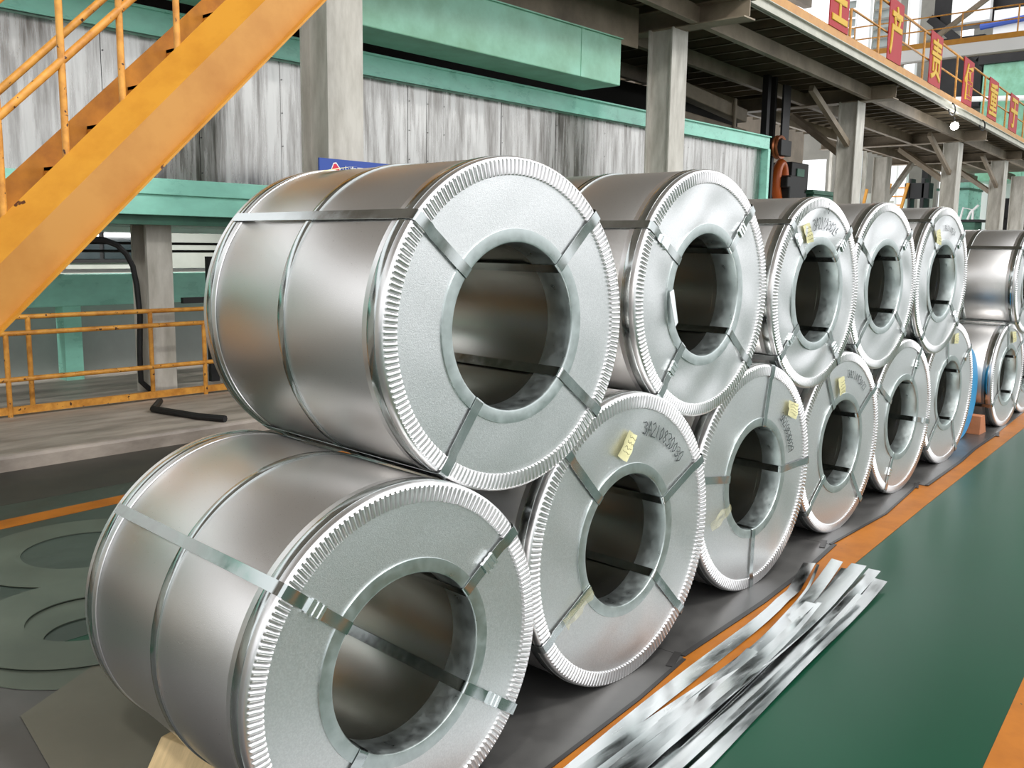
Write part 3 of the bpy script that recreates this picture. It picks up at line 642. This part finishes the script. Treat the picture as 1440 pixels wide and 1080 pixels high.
r0 = Vector((1.0, 3.5, .90)); r1 = Vector((5.2, 3.5, 4.92))
wpart(t, 'rear_stringer', quadstrip((r0, r1), (r0 + Vector((0, 0, -.36)), r1 + Vector((0, 0, -.36))), .008), 'stair_brown')
for k in range(16):
    u = (k + .5) / 16; p = A0.lerp(A1, u)
    wpart(t, 'tread', MB().box(p.x - .12, p.x + .10, 2.96, 3.5, p.z - .12, p.z - .10).box(p.x - .12, p.x - .105, 2.96, 3.5, p.z - .15, p.z - .10), 'stair_brown')
for (xb, zb) in ((2.235, 2.09), (2.56, 2.40), (2.90, 2.74), (1.90, 1.76), (3.3, 3.13)):
    wpart(t, 'handrail_post', MB().tube([(xb, 2.985, zb - .1), (xb, 2.985, zb + .92)], .019, 10), 'yellow_tube', True)
wpart(t, 'middle_handrail', MB().tube([(1.2, 2.985, 1.55), (1.91, 2.985, 2.247), (2.645, 2.985, 2.962), (4.1, 2.985, 4.38)], .0215, 10), 'yellow_tube', True)
wpart(t, 'top_handrail', MB().tube([(1.2, 2.985, 2.09), (4.1, 2.985, 4.94)], .0215, 10), 'yellow_tube', True)
wpart(t, 'far_handrail', MB().tube([(1.2, 3.45, 1.60), (2.09, 3.45, 2.44), (2.70, 3.45, 3.04), (4.0, 3.45, 4.3)], .0215, 10), 'yellow_tube', True)

# ------------------------------------------------------------------ low railings at left
def low_rail(label, y, x0, x1, zs, zb, posts, r=.022):
    t = thing('floor_railing', label, 'railing', ((x0 + x1) / 2, y, .12))
    for k, z in enumerate(zs): wpart(t, ('top_rail', 'middle_rail', 'lower_rail')[k] if k < 3 else 'rail', MB().tube([(x0, y, z), (x1, y, z)], r, 10), 'yellow_tube', True)
    wpart(t, 'kick_plate', MB().box(x0, x1, y - .006, y + .006, .14, zb), 'yellow_tube')
    for px in posts: wpart(t, 'post', MB().tube([(px, y, .12), (px, y, zs[0])], r, 10), 'yellow_tube', True)
low_rail('front yellow tube railing low on the plinth, with wide-set posts, left of the coils', 6.2, 1.0, 6.5, [.835, .44], .20, [1.1, 3.03, 4.87, 6.45])
low_rail('rear yellow railing on the plinth behind the front one, by the furnace leg', 6.42, 2.2, 6.6, [.955], .17, [3.30, 4.43, 5.6])
# lower left wall details behind the furnace legs
o = thing('conveyor_frame', 'green beam frame under the furnace, at the left behind the yellow railing', 'machine frame', (5, 8, 0))
wpart(o, 'long_beam', MB().box(-1, 14, 7.98, 8.2, .92, 1.26), 'beam_green', bevel=.01)
for X in (-.5, 4.27, 7.5, 11): wpart(o, 'support_post', MB().box(X, X + .19, 8.0, 8.19, .1, .92), 'beam_green')
wpart(o, 'pipe', MB().tube([(-1, 7.9, 1.30), (14, 7.9, 1.30)], .02, 8), 'white', True)
wpart(o, 'lower_panel', MB().box(-1, 14, 8.4, 8.42, .12, .9), 'grey_wall')
o = obj('window_1', MB().box(4.8, 5.75, 9.24, 9.3, 1.35, 2.3), 'dark', kind='structure')
for X in (4.84, 5.32):
    obj('pane', MB().box(X, X + .42, 9.22, 9.24, 1.40, 2.25), 'glass_dark', o)
o = obj('window_2', MB().box(1.2, 3.0, 9.24, 9.3, 1.35, 2.3), 'dark', kind='structure')
obj('pane', MB().box(1.25, 2.95, 9.22, 9.24, 1.40, 2.25), 'glass_dark', o)
for k, (zz, lb) in enumerate(((1.60, 'upper thin conduit running along the wall under the furnace'), (1.52, 'lower thin conduit running along the wall under the furnace'))):
    o = obj('conduit', MB().tube([(-1, 7.2, zz), (12, 7.2, zz)], .014, 8), 'dark', None, True); tag(o, lb, 'conduit')
o = obj('hanging_cable', MB().tube([(3.8, 6.6, 1.60), (3.95, 6.6, 1.635), (4.1, 6.6, 1.63), (4.22, 6.6, 1.585), (4.31, 6.6, 1.50), (4.37, 6.6, 1.38), (4.40, 6.6, 1.2), (4.42, 6.6, .9), (4.40, 6.6, .5), (4.40, 6.6, .25), (4.5, 6.6, .15)], .028, 8), 'black', None, True); tag(o, 'thick black cable drooping down the left furnace leg', 'cable')
o = obj('hanging_cable', MB().tube([(5.75, 7.0, 1.52), (5.6, 7.0, 1.45), (5.52, 7.0, 1.2), (5.5, 7.0, .95), (5.45, 7.0, .8), (5.55, 7.0, .68), (5.65, 7.0, .72)], .018, 8), 'concrete', None, True); tag(o, 'grey cable hanging right of the furnace leg', 'cable')
t = thing('junction_box', 'small grey junction box left of the furnace leg under the casing', 'box', (4.05, 8.1, 1.28))
obj('box_body', MB().box(-.2, .3, -.05, .1, 0, .42), 'concrete', t, bevel=.01); obj('lid', MB().box(-.18, .28, -.06, -.05, .03, .39), 'grey_wall', t)
t = thing('black_post', 'black upright bracket beside the first top coil, by the rail', 'bracket', (5.35, 6.9, .12))
obj('upright', MB().box(0, .10, 0, .06, 0, 1.35), 'black', t); obj('arm', MB().box(-.30, .0, 0, .05, .86, .92), 'black', t)
o = obj('floor_pipe', MB().tube([(4.25, 5.95, .15), (4.0, 5.6, .15), (4.1, 5.0, .15), (4.2, 4.75, .15)], .03, 8), 'dark', None, True); tag(o, 'dark pipe lying on the pale plinth behind the nearest coil', 'pipe')
# added striplight, none seen here, brightening the wall under the furnace
t = thing('added_strip_light', 'added slim striplight under the rear of the furnace casing', 'lamp', (4.6, 8.35, 1.72))
wpart(t, 'added_light_bar', MB().box(2.0, 7.5, 8.3, 8.42, 1.72, 1.78), 'white')
o = area('added_strip_fill', (4.7, 8.36, 1.70), (math.radians(35), 0, 0), 5.4, .10, 60)
# blue sign
t = thing('blue_sign', 'blue company sign board with white lettering in front of the nearest column', 'sign', (5.15, 4.66, 1.585))
obj('board', MB().box(0, 2.2, 0, .02, 0, .79), 'sign_blue', t)
me = text_mesh('山东冠', .085, .002)
for v in me.vertices: v.co = Vector((v.co.x + .37, -.006 - v.co.z, v.co.y + .69))
obj('lettering', me, 'white', t, label='white Chinese lettering')
obj('logo', MB().add([(x_, -.004, z_) for x_, z_ in ((.10, .63), (.155, .745), (.18, .75), (.215, .71), (.225, .63), (.19, .63), (.175, .67), (.15, .67), (.135, .63))], [tuple(range(9))]), 'logo_red', t, label='red triangular logo')
obj('logo_outline', MB().add([(x_, -.002, z_) for x_, z_ in ((.088, .62), (.15, .755), (.183, .762), (.228, .71), (.238, .62))], [tuple(range(5))]), 'white', t)
obj('stand_leg', MB().box(.1, .14, .03, .07, -1.585, .0), 'dark', t); obj('stand_leg', MB().box(2.0, 2.04, .03, .07, -1.585, .0), 'dark', t)

# ------------------------------------------------------------------ far end at upper right
t = thing('cross_walkway', 'pale steel walkway crossing high behind the platform at the upper right', 'walkway', (32, 7, 7.65))
wpart(t, 'girder', MB().box(32, 32.3, 2, 16, 7.70, 8.06), 'white')
wpart(t, 'toe_board', MB().box(31.97, 32.0, 2, 16, 8.06, 8.22), 'yellow')
wpart(t, 'deck_plate', MB().box(32.3, 34, 2, 16, 8.0, 8.05), 'plat')
for z in (8.6, 9.0): wpart(t, 'rail', MB().tube([(32, 2, z), (32, 16, z)], .022, 8), 'yellow_tube', True)
for yy in (4.5, 6.0, 7.6, 9.2, 11, 13): wpart(t, 'post', MB().tube([(32, yy, 8.2), (32, yy, 9.0)], .024, 8), 'yellow_tube', True)
t = thing('green_tower', 'large pale green machine casing behind the railing at the right edge', 'machine', (48, 7, 0))
wpart(t, 'casing', MB().box(48, 53, 3.5, 11.4, 4.9, 10.2), 'duct_green', bevel=.03)
for yy in (5.2, 7.3, 9.4): wpart(t, 'seam_strip', MB().box(47.95, 48, yy, yy + .08, 4.9, 10.15), 'duct_green')
wpart(t, 'top_frame', MB().box(47.8, 53, 3.5, 11.6, 10.2, 10.6), 'dark')
wpart(t, 'support_leg', MB().box(48.2, 48.6, 4, 4.4, 0, 4.9), 'column'); wpart(t, 'support_leg', MB().box(48.2, 48.6, 10.4, 10.8, 0, 4.9), 'column')
MT['hall_grey'] = mat('hall_wall_grey', srgb(128, 125, 116), .6, 0, vscale=.8, var=.2)
wf = MB().box(58, 58.3, -16, 5, 0, 3.0).box(52, 52.3, 5, 30, 0, 2.6).box(52, 52.3, 5, 30, 6.7, 10.2)
ys = [5, 9.5, 10.4, 13.7, 14.3, 16.0, 16.9, 20.4, 22.0, 22.4, 24.3, 30]
for k in range(0, len(ys) - 1, 2): wf.box(52, 52.3, ys[k], ys[k + 1], 2.6, 6.7)
wf.box(57, 57.3, 5, 14.6, 10.2, 17).box(57, 57.3, 15.4, 20.2, 10.2, 17).box(57, 57.3, 28, 40, 0, 17)
obj('wall_far_end', wf, 'hall_grey', kind='structure')
def louvre(lb, y0, y1, z0, z1, n):
    t = thing('louvred_panel', lb, 'wall panel', (48.4, (y0 + y1) / 2, 0))
    for k in range(n):
        z = z0 + (z1 - z0) * k / n
        wpart(t, 'slat', MB().add([(48.2, y0, z), (48.4, y0, z + (z1 - z0) / n * .9), (48.4, y1, z + (z1 - z0) / n * .9), (48.2, y1, z), (48.23, y0, z), (48.43, y0, z + (z1 - z0) / n * .9), (48.43, y1, z + (z1 - z0) / n * .9), (48.23, y1, z)],
            [(0, 1, 2, 3), (7, 6, 5, 4), (0, 4, 5, 1), (1, 5, 6, 2), (2, 6, 7, 3), (3, 7, 4, 0)]), 'grey_wall')
    wpart(t, 'frame', MB().box(48.44, 48.6, y0 - .1, y0 + .05, 0, z1).box(48.44, 48.6, y1 - .05, y1 + .1, 0, z1), 'column')
louvre('grey louvred wall panel high behind the first banner', 17.6, 18.6, 10.6, 14.6, 9)
louvre('grey louvred wall panel high behind the second banner', 15.7, 16.8, 9.8, 14.4, 10)
for y0, y1, g in ((16.85, 17.5, 'pale hall column seen between the first and second banners'), (14.5, 14.95, 'pale hall column seen right of the second banner')):
    o = obj('hall_column', MB().box(47.9, 48.1, y0, y1, 0, 14.6).box(47.8, 48.15, y0 - .04, y0, 0, 14.6).box(47.8, 48.15, y1, y1 + .04, 0, 14.6), 'white', bevel=.02); tag(o, g, 'column')
t = thing('roof_brace', 'long pale diagonal brace crossing above the walkway', 'brace', (36, 8, 8))
wpart(t, 'brace_bar', MB().beam((36, 11.6, 7.9), (36, 5.2, 12.2), .14, .16), 'plat')
t = thing('dark_gantry', 'dark gantry with white housings behind the walkway at the upper right', 'machine', (49, 12, 0))
wpart(t, 'frame', MB().box(49.5, 50.5, 8.0, 14.3, 12.4, 15).box(49.5, 50.5, 11.9, 14.3, 8.6, 11.9).box(49.5, 50, 14.0, 14.3, 0, 13).beam((49.3, 14.4, 12.9), (49.3, 12.0, 10.8), .3, .4), 'dark')
wpart(t, 'white_panel', MB().box(48.6, 49, 11.5, 13.2, 12.35, 14.2), 'white')
wpart(t, 'white_panel', MB().box(48.6, 49, 9.0, 11.3, 11.35, 12.7), 'white')
wpart(t, 'blue_pipe', MB().tube([(48.4, 8.0, 12.3), (48.4, 11.8, 12.0)], .14, 8), 'sign_blue')
wpart(t, 'lower_pipe', MB().tube([(47.6, 14.0, 8.8), (47.6, 8.0, 8.4)], .12, 8), 'white')
wpart(t, 'crate_row', MB().box(47.0, 47.6, 12.2, 14.4, 7.6, 7.9).box(47.1, 47.5, 12.5, 13.0, 7.9, 8.3).box(47.1, 47.5, 13.3, 13.8, 7.9, 8.2), 'white')
# far machines under the platform
t = thing('green_press', 'tall green press body seen under the platform left of the fifth column', 'machine', (46.5, 11.4, 0))
wpart(t, 'body', MB().box(46, 48, 11.0, 12.3, 0, 4.75), 'beam_green', bevel=.03); wpart(t, 'head', MB().box(45.9, 48, 10.95, 12.4, 4.4, 4.5), 'dark_green')
t = thing('work_table', 'dark green work table far under the platform, right of the fourth column', 'table', (44, 11, 0))
wpart(t, 'table_body', MB().box(43.4, 44.4, 9.9, 11.9, 0, 2.9), 'dark_green', bevel=.03); wpart(t, 'table_top', MB().box(43.3, 44.45, 9.7, 12.0, 2.9, 3.0), 'dark')
wpart(t, 'white_hook', MB().tube([(43.3, 10.5, 3.0), (43.3, 10.4, 3.5), (43.3, 10.0, 3.4), (43.3, 10.0, 3.0)], .05, 6), 'white')
wpart(t, 'white_hook', MB().tube([(43.3, 10.2, 3.0), (43.3, 10.1, 3.3), (43.3, 9.8, 3.6)], .05, 6), 'white')
o = obj('red_bucket', MB().lathe([(.0001, 0), (.14, 0), (.17, .32), (.16, .32), (.13, .02), (.0001, .02)], 16), 'cable_red', None, True); o.rotation_euler = (PI / 2, 0, 0); o.location = (43.9, 11.35, 3.0); tag(o, 'small red bucket on the dark green table far under the platform', 'bucket')
t = thing('ladder_stair', 'yellow ladder stair far under the platform between the third and fourth columns', 'ladder', (45, 14, 0))
for dy in (0, .8): wpart(t, 'side_rail', MB().beam((44.5, 14.2 + dy, 0.0), (44.5, 13.2 + dy, 4.7), .10, .12), 'yellow')
for k in range(12): wpart(t, 'rung', MB().tube([(44.5, 14.2 - k * .083, .2 + k * .39), (44.5, 15.0 - k * .083, .2 + k * .39)], .035, 6), 'yellow_tube')
wpart(t, 'side_rail', MB().beam((44.8, 15.9, 0.0), (44.8, 15.2, 4.5), .10, .12), 'yellow')
t = thing('black_press', 'black upright drive far under the platform, left of the fourth column', 'machine', (45, 12.9, 0))
wpart(t, 'frame', MB().box(44.6, 45.2, 12.5, 12.65, 0, 4.9).box(44.6, 45.2, 13.1, 13.2, 0, 4.9).box(44.6, 45.2, 12.3, 13.4, 4.0, 4.7).box(44.5, 45.3, 12.35, 13.2, 0, 3.2), 'black', bevel=.03)
wpart(t, 'hand_wheel', MB().tube([(44.4, 12.2 + .35 * math.cos(a), 3.2 + .35 * math.sin(a)) for a in [2 * PI * k / 20 for k in range(20)]], .04, 6, closed=True), 'black')
t = thing('dark_machine', 'dark machine far under the platform right of the fifth column', 'machine', (46, 9.3, 0))
wpart(t, 'body', MB().box(45.9, 46.8, 8.4, 10.0, 0, 3.1).box(46.0, 46.6, 8.9, 9.7, 3.1, 4.0).box(46.1, 46.4, 9.1, 9.3, 4.0, 4.5), 'dark', bevel=.03)
t = thing('rear_partition', 'pale partition sheets behind the far machines under the platform', 'wall panel', (50, 14, 0))
for k, (y0, y1, z1) in enumerate(((16.2, 17.3, 4.6), (15.2, 16.15, 4.2), (13.9, 14.6, 4.9), (10.2, 11.9, 5.3), (8.0, 9.6, 3.6))): wpart(t, 'wall_sheet', MB().box(50 + .02 * k, 50.2, y0, y1, 0, z1), 'white' if k == 3 else 'white_wall')

# crumpled wrap inside a bottom coil's bore
mb = MB(); rnd = random.Random(4)
for i in range(9):
    for j in range(7):
        a = 2 * PI * i / 9; b_ = PI * j / 6; r = .06 * rnd.uniform(.6, 1.15); mb.v.append((r * math.sin(b_) * math.cos(a), r * math.sin(b_) * math.sin(a), .045 + .75 * r * math.cos(b_)))
mb.f = [(i * 7 + j, ((i + 1) % 9) * 7 + j, ((i + 1) % 9) * 7 + j + 1, i * 7 + j + 1) for i in range(9) for j in range(6)]
o = obj('crumpled_wrap', mb, 'white'); o.location = (5.33, .38, .297); tag(o, 'crumpled white wrap lying in the bore of the fourth bottom coil', 'wrap')
